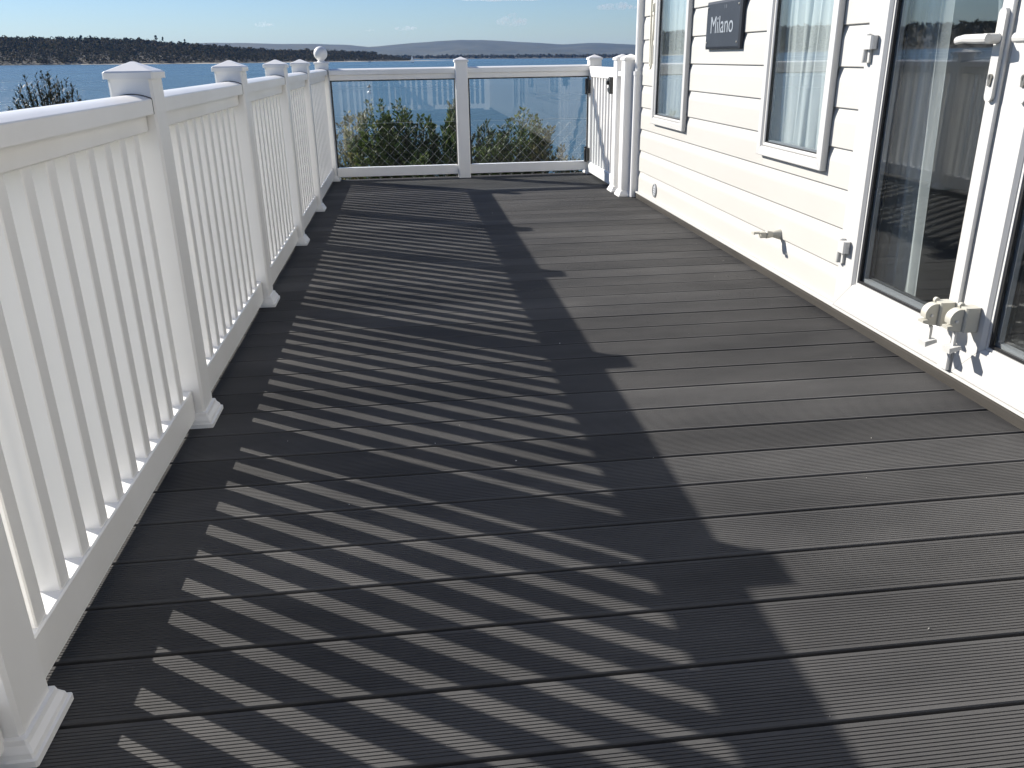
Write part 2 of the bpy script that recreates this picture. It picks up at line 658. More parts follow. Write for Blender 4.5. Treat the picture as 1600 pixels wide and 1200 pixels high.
# taller pines that stand out on the island's skyline
def pine(x, ytop, dt, spread, label):
    a, e = env_dir(x, ytop)
    d = float(isl_dist(a)) + 380 * dt
    top = CAM_H + e * d
    base = float(isl_h(a, dt))
    p0 = env((math.sin(a) * d, math.cos(a) * d, base))
    h = max(top - base, 9.0)
    t = thing('pine_tree', p0, label, 'tree', 'pines on the island skyline')
    mb = MB()
    mb.tube([p0, p0 + Vector((0.3, 0, h * 0.5)), p0 + Vector((0.1, 0, h * 0.9))], [0.45, 0.35, 0.15], 6)
    part('trunk', mb, BARK, t, p0)
    gg = np.random.default_rng(int(x))
    n = 16
    c = np.stack([gg.normal(0, spread * 0.5, n), gg.normal(0, spread * 0.5, n), gg.uniform(0.55, 0.97, n) * h], -1)
    c[:, :2] *= (1.25 - c[:, 2:3] / h)
    v, f = clumps(c, np.full(n, spread * 0.42), np.full(n, h * 0.06), 26, np.full(n, 0.75), int(x) + 1)
    o = obj('crown', np_mesh('crown', v, f, PINE_LEAF), t, p0)
    o['kind'] = 'stuff'


pine(243, 55, 0.95, 5.2, 'broad flat-topped pine, tallest tree on the skyline of the wooded island')
pine(254, 57, 0.95, 3.4, 'thin pine just beside the tallest tree on the island skyline')
pine(288, 61, 0.95, 3.2, 'lone small pine on the skyline where the wooded island slopes down')
pine(126, 55, 0.9, 5.5, 'round-crowned pine rising over the level wooded part of the island')
pine(268, 64, 0.95, 2.0, 'stunted pine between two taller trees on the island skyline')

# ------------------------------------------------------------------ near ground below the deck
gx = np.concatenate([np.linspace(-70, -3, 26), np.linspace(-2.4, 8, 20), np.linspace(9, 40, 10)])
gy = np.concatenate([np.linspace(-14, 7, 18), np.linspace(7.6, 14, 14), np.linspace(15, 70, 24)])
XX, YY = np.meshgrid(gx, gy)
dl = np.maximum(np.maximum(-1.2 - XX, 0), np.maximum(YY - 10.2, 0))
ZZ = -0.85 - 0.42 * dl - 0.05 * np.maximum(dl - 6, 0) + 0.06 * np.sin(XX * 2.1) * np.cos(YY * 1.7)
ZZ = np.maximum(ZZ, SEA - 1.5)
tag(grid_env('ground', np.stack([XX, YY, ZZ], -1), EARTH), kind='structure')

# ------------------------------------------------------------------ deck
deck = thing('deck', (0.4, 2.4, 0), None, None)
tag(deck, kind='structure')
PITCH, Y0 = 0.15, 0.9138
XL, XR = -0.735, 1.592


def board_profile(w=0.1428, t=0.024, n=18, gw=0.0015, gd=0.0016):
    """cross-section across the board (y, z): flat edges and fine grooves"""
    pts = [(-w / 2, -t), (-w / 2, -0.002), (-w / 2 + 0.002, 0)]
    land = 0.0075
    p = (w - 2 * land) / n
    for i in range(n):
        c = -w / 2 + land + p * (i + 0.5)
        pts += [(c - gw / 2 - 0.0003, 0), (c - gw / 2, -gd), (c + gw / 2, -gd), (c + gw / 2 + 0.0003, 0)]
    pts += [(w / 2 - 0.002, 0), (w / 2, -0.002), (w / 2, -t)]
    return pts


def board_mesh(x0, x1, name):
    mb = MB()
    prof = board_profile()
    n = len(prof)
    vs = [(x0, a, b) for a, b in prof] + [(x1, a, b) for a, b in prof]
    fs = [(i, n + i, n + (i + 1) % n, (i + 1) % n) for i in range(n)]
    mb.add(vs, fs)
    return mb.mesh(name, BOARD, recalc=True)


BM = board_mesh(XL, XR, 'board')
BM_L = board_mesh(XL, XR + 0.34, 'board')
k = -22
while True:
    yc = Y0 + PITCH * (k + 0.5)
    if yc > 7.25:
        break
    o = obj('board', BM_L if yc > 5.99 else BM, deck, (0.0, yc, RNG.uniform(-0.0006, 0.0006)))
    o.rotation_euler.z = RNG.uniform(-0.0006, 0.0006)
    k += 1
YEND = yc - PITCH / 2
for xj in (-0.55, -0.1, 0.35, 0.8, 1.25):
    part('joist', MB().box((xj - 0.025, -2.4, -0.18), (xj + 0.025, YEND - 0.03, -0.026)), DARK, deck)
part('fascia', MB().box((XL + 0.004, -2.42, -0.2), (XL + 0.026, YEND, -0.0265)), DARK, deck)
part('fascia', MB().box((XL + 0.03, YEND - 0.022, -0.2), (XR + 0.3, YEND, -0.0265)), DARK, deck)
for xj in (-0.6, 0.5, 1.5):
    for yj in (0.6, 4.0, 7.0):
        part('support', MB().box((xj - 0.05, yj - 0.05, -0.9 - 0.0), (xj + 0.05, yj + 0.05, -0.181)), DARK, deck)

# crumbs and bits of grit on the boards
cv, cf = [], []
for i in range(48):
    x, y = RNG.uniform(-0.4, 1.5), 0.55 + 5.5 * RNG.random() ** 2.2
    s = RNG.choice((0.0008, 0.001, 0.0013, 0.0018, 0.0026))
    a = RNG.uniform(0, 6.28)
    dx, dy = math.cos(a) * s, math.sin(a) * s
    e = RNG.uniform(0.3, 0.9)
    o = len(cv)
    cv += [(x - dx, y - dy, 0.0008), (x + dy * e, y - dx * e, 0.0008), (x + dx, y + dy, 0.0008), (x - dy * e, y + dx * e, 0.0008),
           (x, y, 0.0009 + s)]
    cf += [(o, o + 1, o + 4), (o + 1, o + 2, o + 4), (o + 2, o + 3, o + 4), (o + 3, o, o + 4)]
me = np_mesh('crumbs', cv, cf, CRUMB)
tag(obj('crumbs', me), 'tiny pale crumbs and grit scattered on the grey deck boards', 'crumbs', kind='stuff')

# ------------------------------------------------------------------ balustrade pieces
RX = -0.648           # centre line of the left balustrade


def mesh_post(h=0.905):
    return MB().rings([sq(0.05, 0.0, 0.006), sq(0.05, h, 0.006)]).mesh('post', UPVC)


def mesh_cap():
    mb = MB()
    mb.rings([sq(0.0575, 0.0, 0.004), sq(0.0575, 0.014, 0.004), sq(0.054, 0.0175, 0.004), sq(0.004, 0.0385, 0.001)])
    return mb.mesh('cap', UPVC)


def mesh_ballcap():
    mb = MB()
    mb.rings([sq(0.0575, 0.0, 0.004), sq(0.0575, 0.012, 0.004), sq(0.050, 0.018, 0.004)])
    prof = [(0.033, 0.0181), (0.027, 0.024), (0.022, 0.030)]
    for i in range(13):
        a = -math.pi / 2 * 0.78 + (math.pi / 2 * 1.78) * i / 12
        prof.append((0.053 * math.cos(a) if i < 12 else 0.0005, 0.078 + 0.053 * math.sin(a)))
    mb.lathe(prof, (0, 0, 0), 'z', 24)
    return mb.mesh('cap', UPVC, smooth='auto')


def mesh_skirt():
    r = [sq(0.0705, 0.0, 0.003), sq(0.0705, 0.011, 0.003), sq(0.066, 0.0125, 0.003), sq(0.0645, 0.020, 0.003), sq(0.058, 0.030, 0.003),
         sq(0.056, 0.038, 0.003), sq(0.0502, 0.040, 0.003)]
    return MB().rings(r).mesh('base_skirt', UPVC)


ME_POST, ME_CAP, ME_BALL, ME_SKIRT = mesh_post(), mesh_cap(), mesh_ballcap(), mesh_skirt()
ME_BAL = MB().prism(chrect(0.038, 0.038, 0.0025), 'z', 0.0, 0.683).mesh('baluster', UPVC)


def add_post(parent, x, y, ball=False, skirt=True, dz=0.0):
    p = obj('post', ME_POST, parent, (x, y, 0.001))
    obj('cap', ME_BALL if ball else ME_CAP, p, (x, y, 0.9015 + dz))
    if skirt:
        obj('base_skirt', ME_SKIRT, p, (x, y, 0.0015))
    return p


def loaf(w=0.09, z0=0.822, z1=0.858, crown=0.010):
    pts = [(-w / 2, z0), (w / 2, z0), (w / 2, z1 - 0.004)]
    for i in range(9):
        t = 1 - 2 * i / 8
        pts.append((t * (w / 2 - 0.0015), z1 + crown * (1 - t * t) - 0.0015))
    pts.append((-w / 2, z1 - 0.004))
    return pts


def rails(parent, axis, c, t0, t1, glass=False):
    """top rail in two pieces and bottom rail between two posts; c = centre line"""
    def sh(p):
        return [(a + c, b) for a, b in p]
    t0 += 0.0505
    t1 -= 0.0505
    part('handrail', MB().prism(sh(loaf()), axis, t0 + 0.001, t1 - 0.0015), UPVC, parent, smooth='auto')
    part('seam', MB().prism(sh(loaf(0.0915, 0.8215, 0.8600, 0.010)), axis, t1 - 0.0013, t1 + 0.0002), GASKET, parent)
    part('under_rail', MB().prism(sh(chrect(0.052, 0.041, 0.003, 0, 0.801)), axis, t0 + 0.001, t1 - 0.003), UPVC, parent)
    part('bottom_rail', MB().prism(sh(chrect(0.049, 0.082, 0.003, 0, 0.065)), axis, t0 + 0.001, t1 - 0.002), UPVC, parent)


bal = thing('balustrade', (RX, 2.4, 0), 'white plastic balustrade with pyramid caps and square balusters along the open side of the deck', 'balustrade')
LY = [-2.33, -1.30, -0.13, 1.055, 2.238, 3.435, 4.640, 5.715, 7.17]
for i, y in enumerate(LY):
    add_post(bal, RX, y, ball=(i == len(LY) - 1))
for a, b in zip(LY[:-1], LY[1:]):
    rails(bal, 'y', RX, a, b)
    n = int((b - a - 0.1) / 0.1016)
    for i in range(n):
        yb = (a + b) / 2 + (i - (n - 1) / 2) * 0.1016
        o = obj('baluster', ME_BAL, bal, (RX, yb, 0.102))
        o.rotation_euler.z = RNG.uniform(-0.012, 0.012)

rear = thing('balustrade', (0.5, -2.33, 0), 'white plastic balustrade across the near end of the deck, reflected in the glass panels', 'balustrade')
RXS = [RX, 0.45, 1.53]
for x in RXS[1:]:
    add_post(rear, x, -2.33)
for a, b in zip(RXS[:-1], RXS[1:]):
    rails(rear, 'x', -2.33, a, b)
    n = int((b - a - 0.1) / 0.1016)
    for i in range(n):
        obj('baluster', ME_BAL, rear, ((a + b) / 2 + (i - (n - 1) / 2) * 0.1016, -2.33, 0.102))

# glass balustrade at the far end
GY = 7.145
gb = thing('glass_balustrade', (0.45, GY, 0), 'white framed balustrade with two tinted glass panels at the sea end of the deck', 'balustrade')
add_post(gb, 0.45, GY - 0.01, skirt=False)
add_post(gb, 1.545, GY + 0.015)
for a, b, y in ((RX + 0.004, 0.45, GY), (0.45, 1.545, GY)):
    t0, t1 = a + 0.0515, b - 0.0515

    def shy(p):
        return [(q + y, r) for q, r in p]
    part('handrail', MB().prism(shy(loaf(0.085, 0.82, 0.857, 0.011)), 'x', t0, t1), UPVC, gb, smooth='auto')
    part('under_rail', MB().prism(shy(chrect(0.054, 0.040, 0.003, 0, 0.7995)), 'x', t0, t1), UPVC, gb)
    part('bottom_rail', MB().prism(shy(chrect(0.054, 0.074, 0.003, 0, 0.0675)), 'x', t0, t1), UPVC, gb)
    part('glass_pane', MB().box((t0 + 0.012, y - 0.004, 0.1065), (t1 - 0.012, y + 0.004, 0.776)), BALUS_GLASS, gb)
    part('gasket', MB().box((t0, y - 0.012, 0.7705), (t1, y + 0.012, 0.779)), GASKET, gb)
    part('gasket', MB().box((t0 + 0.0005, y - 0.011, 0.1045), (t0 + 0.0125, y + 0.011, 0.770)), GASKET, gb)
    part('gasket', MB().box((t1 - 0.008, y - 0.011, 0.1045), (t1 - 0.0005, y + 0.011, 0.770)), GASKET, gb)

# gate on the right, seen along its length
GX = 1.512
ga, gbk = 6.205, 7.085
gate = thing('gate', (GX, 6.64, 0), 'small white picket gate with black hinges beside the glass panels', 'gate')


def shx(p, c):
    return [(q + c, r) for q, r in p]


part('top_rail', MB().prism(shx(chrect(0.045, 0.080, 0.004, 0, 0.812), GX), 'y', ga, gbk), UPVC, gate)
part('bottom_rail', MB().prism(shx(chrect(0.045, 0.085, 0.004, 0, 0.0625), GX), 'y', ga + 0.0425, gbk - 0.0425), UPVC, gate)
for ys in (ga + 0.021, gbk - 0.021):
    part('stile', MB().prism([(a + GX, b + ys) for a, b in chrect(0.042, 0.042, 0.003)], 'z', 0.02, 0.7715), UPVC, gate)
ngb = 7
for i in range(ngb):
    yb = ga + 0.042 + (gbk - ga - 0.084) * (i + 1) / (ngb + 1)
    part('baluster', MB().prism([(a + GX, b + yb) for a, b in chrect(0.034, 0.034, 0.0025)], 'z', 0.1055, 0.7715), UPVC, gate)
for zc in (0.70, 0.165):
    mb = MB()
    mb.box((GX - 0.043, gbk - 0.052, zc - 0.052), (GX - 0.0235, gbk - 0.004, zc + 0.052))
    mb.box((GX - 0.050, gbk - 0.0035, zc - 0.058), (GX - 0.0285, gbk + 0.045, zc + 0.058))
    mb.lathe([(0.011, -0.062), (0.012, -0.06), (0.012, 0.06), (0.011, 0.062)], (GX - 0.044, gbk - 0.004, zc), 'z', 10)
    part('hinge', mb, BLACK, gate)
mb = MB()
prof = [(ga - 0.016, 0.675), (ga + 0.048, 0.688), (ga + 0.062, 0.712), (ga + 0.030, 0.716), (ga + 0.018, 0.732), (ga + 0.058, 0.742), (ga + 0.062, 0.770),
        (ga + 0.02, 0.79), (ga - 0.016, 0.785)]
mb.prism(prof, 'x', GX - 0.062, GX - 0.0235)
mb.lathe([(0.012, -0.012), (0.014, 0), (0.012, 0.012)], (GX - 0.066, ga + 0.02, 0.75), 'x', 12)
part('latch', mb, BLACK, gate)

gp = thing('gate_post', (1.518, 6.115, 0), 'white gate post with pyramid cap that the black gate latch closes on', 'post')
p = obj('shaft', ME_POST, gp, (1.518, 6.115, 0.001))
obj('cap', ME_CAP, gp, (1.518, 6.115, 0.9015))
obj('base_skirt', ME_SKIRT, gp, (1.518, 6.115, 0.0015))
mb = MB()
mb.box((1.478, 6.0645, 0.72), (1.502, 6.004, 0.735)) if False else None
gp2 = thing('gate_post', (1.520, 5.893, 0), 'white capped post set close against the house downpipe', 'post')
obj('shaft', ME_POST, gp2, (1.520, 5.893, 0.001))
obj('cap', ME_CAP, gp2, (1.520, 5.893, 0.9015))
obj('base_skirt', ME_SKIRT, gp2, (1.520, 5.893, 0.0015))
part('spacer_block', MB().box((1.478, 5.9445, 0.80), (1.512, 6.0635, 0.828)), UPVC, gp2)
part('spacer_block', MB().box((1.478, 5.9445, 0.715), (1.504, 5.965, 0.792)), UPVC, gp2)

# ------------------------------------------------------------------ the holiday home
WX = 1.592            # back of the planks
HY0, HY1 = -3.4, 5.96
HX1 = 5.4
ZB = 0.048
CP = 0.1395
home = thing('holiday_home', (3.4, 1.3, 0), 'cream weatherboarded holiday home with white framed windows and glazed double doors', 'house')
WINS = [(3.077, 3.700, 0.514), (4.783, 5.432, 0.524)]
WTOP = 1.72
DOOR_Y0, DOOR_Y1 = 1.405, 2.872
DTOP = 2.10
ZTOP = 2.33


def plank(y0, y1, z0, zcut=None):
    """shiplap plank: proud lower edge, flat face, upper part leaning back"""
    pr = [(0.0, 0.0), (-0.020, 0.0), (-0.0215, 0.002), (-0.0215, 0.088), (-0.0207, 0.098), (-0.0180, 0.112), (-0.0140, 0.128), (-0.0120, CP - 0.0004),
          (0.0, CP - 0.0004)]
    if zcut is not None:
        pr = [(a, min(b, zcut - z0)) for a, b in pr]
        q = []
        for p_ in pr:
            if not q or abs(p_[0] - q[-1][0]) + abs(p_[1] - q[-1][1]) > 1e-5:
                q.append(p_)
        pr = q
    part('plank', MB().prism([(WX + a, z0 + b) for a, b in pr], 'y', y0, y1), CLAD, home)


r = -1
while True:
    z0 = ZB + CP * r
    z1 = z0 + CP
    if z0 > ZTOP - 0.02:
        break
    r += 1
    zc = None
    if z0 < 0.01:
        continue
    segs = [(HY0, DOOR_Y0), (DOOR_Y1, HY1)] if z0 < DTOP - 0.05 else [(HY0, HY1)]
    out = []
    for a, b in segs:
        cuts = []
        for (wy0, wy1, wz) in WINS:
            if wy0 > a and wy1 < b and z1 > wz + 0.03 and z0 < WTOP - 0.03:
                cuts.append((wy0 + 0.02, wy1 - 0.02, wz))
        cur = a
        for (c0, c1, wz) in cuts:
            out.append((cur, c0, None))
            if z0 < wz:
                out.append((c0 + 0.0005, c1 - 0.0005, wz + 0.022))
            cur = c1
        out.append((cur, b, None))
    for a, b, zc in out:
        plank(a, b, z0, zc if zc else (ZTOP if z1 > ZTOP else None))


def wallbox(name, a, b, mat=INWALL):
    part(name, MB().box(a, b), mat, home)


XA, XB = WX + 0.0005, WX + 0.055
# wall behind the planks, with openings
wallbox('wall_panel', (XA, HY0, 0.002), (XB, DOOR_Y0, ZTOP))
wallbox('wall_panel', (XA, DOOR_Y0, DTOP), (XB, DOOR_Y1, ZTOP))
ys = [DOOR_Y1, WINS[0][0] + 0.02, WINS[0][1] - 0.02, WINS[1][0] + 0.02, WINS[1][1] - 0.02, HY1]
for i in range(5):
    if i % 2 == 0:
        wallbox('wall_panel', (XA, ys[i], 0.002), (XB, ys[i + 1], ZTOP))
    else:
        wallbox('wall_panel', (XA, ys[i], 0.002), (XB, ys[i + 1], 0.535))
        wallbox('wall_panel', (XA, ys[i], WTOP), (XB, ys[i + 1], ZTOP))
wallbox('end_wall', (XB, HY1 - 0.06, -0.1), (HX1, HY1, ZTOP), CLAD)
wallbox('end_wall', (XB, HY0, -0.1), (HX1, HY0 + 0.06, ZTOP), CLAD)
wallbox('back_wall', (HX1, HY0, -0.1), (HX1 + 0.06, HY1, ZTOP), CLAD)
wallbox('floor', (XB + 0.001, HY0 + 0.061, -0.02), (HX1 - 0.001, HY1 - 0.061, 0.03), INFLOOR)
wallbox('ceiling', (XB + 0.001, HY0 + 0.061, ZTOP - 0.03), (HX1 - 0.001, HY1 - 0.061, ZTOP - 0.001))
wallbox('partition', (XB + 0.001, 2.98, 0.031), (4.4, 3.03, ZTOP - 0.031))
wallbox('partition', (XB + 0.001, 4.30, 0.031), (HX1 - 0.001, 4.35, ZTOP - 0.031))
roof = part('roof', MB().prism([(HX1 + 0.2, ZTOP + 0.001), (1.48, ZTOP + 0.001), (1.48, ZTOP + 0.06), (3.5, ZTOP + 0.55), (HX1 + 0.2, ZTOP + 0.06)], 'y', HY0 - 0.12, HY1 + 0.12), ROOF, home)
part('gutter', MB().prism([(1.395, ZTOP - 0.06), (1.47, ZTOP - 0.06), (1.479, ZTOP + 0.02), (1.385, ZTOP + 0.02)], 'y', HY0 - 0.12, HY1 + 0.12), UPVC, home)
# base trim along the deck
tr = [(1.560, 0.0008), (1.600, 0.0008), (1.600, 0.037), (1.561, 0.037), (1.561, 0.030), (1.557, 0.027), (1.557, 0.012), (1.560, 0.010)]
part('base_trim', MB().prism(tr, 'y', HY0, HY1 - 0.14), TRIM, home)
part('base_sill', MB().box((1.5545, DOOR_Y1 + 0.002, 0.0375), (WX - 0.0005, HY1 - 0.141, 0.0475)), FRAME, home)


def frame_bars(parent, y0, y1, z0, z1, wl_, wr, wb, wt, xf, xb, name='frame_bar', gap=0.0006, chamf=0.012, mat=None):
    """four mitred bars; the inner edge is bevelled back. y0 is the edge nearest the road end"""
    mat = mat or FRAME
    o = [(y0, z0), (y1, z0), (y1, z1), (y0, z1)]
    i = [(y0 + wr, z0 + wb), (y1 - wl_, z0 + wb), (y1 - wl_, z1 - wt), (y0 + wr, z1 - wt)]
    for k_ in range(4):
        a0, a1 = Vector(o[k_]), Vector(o[(k_ + 1) % 4])
        b0, b1 = Vector(i[k_]), Vector(i[(k_ + 1) % 4])
        d = (a1 - a0).normalized() * gap
        a0, b0, a1, b1 = a0 + d, b0 + d, a1 - d, b1 - d
        # bevel line between outer and inner edge
        m0, m1 = b0 + (a0 - b0).normalized() * chamf * 1.4, b1 + (a1 - b1).normalized() * chamf * 1.4
        mb = MB()
        f_ = lambda q, x: (x, q.x, q.y)
        vs = [f_(a0, xb), f_(a0, xf + 0.003), f_(a0 + (b0 - a0).normalized() * 0.004, xf), f_(m0, xf), f_(b0, xf + chamf), f_(b0, xb)]
        vs += [f_(a1, xb), f_(a1, xf + 0.003), f_(a1 + (b1 - a1).normalized() * 0.004, xf), f_(m1, xf), f_(b1, xf + chamf), f_(b1, xb)]
        n = 6
        fs = [(j, (j + 1) % n, n + (j + 1) % n, n + j) for j in range(n)] + [tuple(range(n)), tuple(range(n, 2 * n))]
        mb.add(vs, fs)
        part(name, mb, mat, parent)


def ring_box(y0, y1, z0, z1, w, x0, x1):
    mb = MB()
    mb.box((x0, y0, z0), (x1, y0 + w, z1))
    mb.box((x0, y1 - w, z0), (x1, y1, z1))
    mb.box((x0, y0 + w, z0), (x1, y1 - w, z0 + w))
    mb.box((x0, y0 + w, z1 - w), (x1, y1 - w, z1))
    return mb


for wy0, wy1, wz in WINS:
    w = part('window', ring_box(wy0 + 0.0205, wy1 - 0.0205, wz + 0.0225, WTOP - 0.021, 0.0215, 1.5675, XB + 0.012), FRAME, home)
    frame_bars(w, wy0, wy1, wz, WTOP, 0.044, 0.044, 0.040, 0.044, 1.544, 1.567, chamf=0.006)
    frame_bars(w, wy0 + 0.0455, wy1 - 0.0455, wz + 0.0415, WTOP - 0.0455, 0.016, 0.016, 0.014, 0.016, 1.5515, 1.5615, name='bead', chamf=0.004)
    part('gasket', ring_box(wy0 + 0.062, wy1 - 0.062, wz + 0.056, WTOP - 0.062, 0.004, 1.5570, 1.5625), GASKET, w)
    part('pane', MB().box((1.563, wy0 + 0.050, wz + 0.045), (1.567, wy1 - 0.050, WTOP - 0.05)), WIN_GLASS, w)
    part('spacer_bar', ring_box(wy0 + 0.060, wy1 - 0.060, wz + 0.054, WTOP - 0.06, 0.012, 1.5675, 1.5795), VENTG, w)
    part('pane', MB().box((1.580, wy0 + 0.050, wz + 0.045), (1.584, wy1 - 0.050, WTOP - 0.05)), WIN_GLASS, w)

# double doors -------------------------------------------------------------
part('door_threshold', MB().box((1.5535, DOOR_Y0, 0.0375), (XB, DOOR_Y1, 0.0465)), FRAME, home)
MEET = 2.141
XF = 1.5545


def leaf(y0, y1, wl_, wr, hinge_y, hside):
    d = part('door', MB().box((1.606, y0 + wr + 0.004, 0.150), (1.607, y0 + wr + 0.0045, 0.151)) if False else
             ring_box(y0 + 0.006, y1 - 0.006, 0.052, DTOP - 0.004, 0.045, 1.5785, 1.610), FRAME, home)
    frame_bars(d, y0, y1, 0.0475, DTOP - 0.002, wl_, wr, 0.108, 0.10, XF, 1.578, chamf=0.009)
    gy0, gy1, gz0, gz1 = y0 + wr, y1 - wl_, 0.1555, DTOP - 0.102
    part('bead', ring_box(gy0 + 0.0005, gy1 - 0.0005, gz0 + 0.0005, gz1, 0.008, 1.5660, 1.577), FRAME, d)
    part('gasket', ring_box(gy0 + 0.010, gy1 - 0.010, gz0 + 0.010, gz1 - 0.010, 0.0075, 1.5685, 1.5765), GASKET, d)
    part('pane', MB().box((1.5775, gy0 + 0.002, gz0 + 0.002), (1.5815, gy1 - 0.002, gz1 - 0.002)), WIN_GLASS, d)
    part('spacer_bar', ring_box(gy0 + 0.012, gy1 - 0.012, gz0 + 0.012, gz1 - 0.012, 0.016, 1.582, 1.597), VENTG, d)
    part('gasket', ring_box(gy0 + 0.024, gy1 - 0.024, gz0 + 0.024, gz1 - 0.024, 0.010, 1.6025, 1.610), GASKET, d)
    part('pane', MB().box((1.5975, gy0 + 0.002, gz0 + 0.002), (1.6015, gy1 - 0.002, gz1 - 0.002)), WIN_GLASS, d)
    for hz_ in (0.278, 0.962, 1.75):
        mb = MB()
        hx = XF - 0.0005
        yy = hinge_y
        mb.prism([(a + hx - 0.013, b + yy) for a, b in chrect(0.026, 0.052, 0.006)], 'z', hz_ - 0.020, hz_ + 0.022)
        mb.lathe([(0.009, -0.062), (0.010, -0.060), (0.010, -0.0205)], (hx - 0.012, yy + hside * 0.030, hz_), 'z', 12)
        mb.box((hx - 0.010, yy + hside * 0.005, hz_ - 0.062), (hx - 0.001, yy + hside * 0.034, hz_ - 0.0205))
        mb.lathe([(0.010, 0.0225), (0.010, 0.027), (0.004, 0.030)], (hx - 0.012, yy + hside * 0.020, hz_), 'z', 12)
        hg = part('hinge', mb, WHITEP, d, smooth='auto')
    return d


d1 = leaf(MEET + 0.0015, DOOR_Y1, 0.121, 0.063, DOOR_Y1 - 0.052, 1)
d2 = leaf(DOOR_Y0, MEET - 0.0015, 0.112, 0.121, DOOR_Y0 + 0.052, -1)
part('meeting_strip', MB().prism([(a + XF - 0.0065, b + MEET + 0.0255) for a, b in chrect(0.012, 0.047, 0.003)], 'z', 0.052, DTOP - 0.006), FRAME, d1)


def handle(d, yc, lever_dir, xf):
    # backplate with rounded ends
    zc, h, w = 0.921, 0.230, 0.030
    pr = []
    for kx in range(12):
        a = math.pi * kx / 11
        pr.append((yc + w / 2 * math.cos(a), zc + h / 2 - w / 2 + w / 2 * math.sin(a)))
    for kx in range(12):
        a = math.pi + math.pi * kx / 11
        pr.append((yc + w / 2 * math.cos(a), zc - h / 2 + w / 2 + w / 2 * math.sin(a)))
    part('handle_plate', MB().prism(pr, 'x', xf - 0.011, xf - 0.0003), WHITEP, d, smooth='auto')
    zl = 0.962
    mb = MB()
    mb.lathe([(0.013, -0.050), (0.0135, -0.0115)], (xf, yc, zl), 'x', 14)
    rr = [sq_yz(xf - 0.048, yc - lever_dir * 0.013, zl, 0.010, 0.012), sq_yz(xf - 0.052, yc + lever_dir * 0.02, zl, 0.011, 0.0125),
          sq_yz(xf - 0.054, yc + lever_dir * 0.075, zl + 0.001, 0.0095, 0.011), sq_yz(xf - 0.051, yc + lever_dir * 0.112, zl - 0.003, 0.009, 0.010),
          sq_yz(xf - 0.047, yc + lever_dir * 0.118, zl - 0.003, 0.006, 0.0085)]
    mb.rings(rr)
    part('handle_lever', mb, WHITEP, d, smooth='auto')
    mb = MB()
    pts = []
    for kx in range(10):
        a = -0.6 + (math.pi + 1.2) * kx / 9
        pts.append((yc + 0.0085 * math.cos(a), 0.868 + 0.0085 * math.sin(a)))
    pts += [(yc - 0.005, 0.846), (yc + 0.005, 0.846)]
    part('lock_cylinder', mb.prism(pts, 'x', xf - 0.0155, xf - 0.0105), STEEL, d)
    part('keyhole', MB().box((xf - 0.0162, yc - 0.0012, 0.862), (xf - 0.0157, yc + 0.0012, 0.873)), BLACK, d)


def sq_yz(x, y, z, hx, hz, n=10):
    return [(x + hx * math.cos(2 * math.pi * k / n), y, z + hz * math.sin(2 * math.pi * k / n)) for k in range(n)]


handle(d1, 2.1665, 1, XF - 0.0125)
handle(d2, 2.055, -1, XF)


def retainer(d, yc, xf, zc):
    """door retainer: moulded block with a rounded hook head, lower jaw, stem and foot clip"""
    rt = MB()
    rt.prism([(a + xf - 0.0225, b + yc) for a, b in chrect(0.044, 0.040, 0.004)], 'z', zc - 0.034, zc + 0.036)
    rt.lathe([(0.0085, -0.004), (0.0085, 0.006)], (xf - 0.040, yc + 0.014, zc + 0.036), 'y', 14)
    o = part('retainer', rt, CREAMP, d, smooth='auto')
    pr = []
    for kx in range(13):
        a = math.pi * (-0.10 + 1.0 * kx / 12)
        pr.append((xf - 0.060 - 0.036 * math.sin(max(a, 0)) * 0.9 - 0.006, zc + 0.000 + 0.033 * math.cos(a)))
    xb_ = xf - 0.0450
    pr = [(xb_, zc + 0.031)]
    for kx in range(11):
        a = math.pi * kx / 10
        pr.append((xb_ - 0.008 - 0.030 * math.sin(a * 0.62), zc + 0.030 * math.cos(a * 0.62) + 0.001))
    pr += [(xb_ - 0.026, zc - 0.012), (xb_ - 0.027, zc - 0.016), (xb_ - 0.043, zc - 0.017), (xb_ - 0.042, zc - 0.025), (xb_ - 0.018, zc - 0.032), (xb_, zc - 0.033)]
    hd = MB().prism(pr, 'y', yc - 0.010, yc + 0.016)
    part('retainer_head', hd, CREAMP, d, smooth='auto')
    part('retainer_pin', MB().lathe([(0.0045, -0.0135), (0.0045, -0.0105)], (xb_ - 0.018, yc, zc - 0.003), 'y', 12), WHITEP, d)
    st = MB()
    st.box((xb_ - 0.012, yc - 0.004, zc - 0.080), (xb_ - 0.004, yc + 0.006, zc - 0.0365))
    st.prism([(xb_ - 0.030, zc - 0.080), (xb_ + 0.004, zc - 0.074), (xb_ + 0.008, zc - 0.084), (xb_ - 0.028, zc - 0.096)], 'y', yc - 0.018, yc + 0.016)
    part('retainer_clip', st, WHITEP, d)


retainer(d1, 2.170, XF - 0.0125, 0.222)
retainer(d2, 2.075, XF, 0.232)

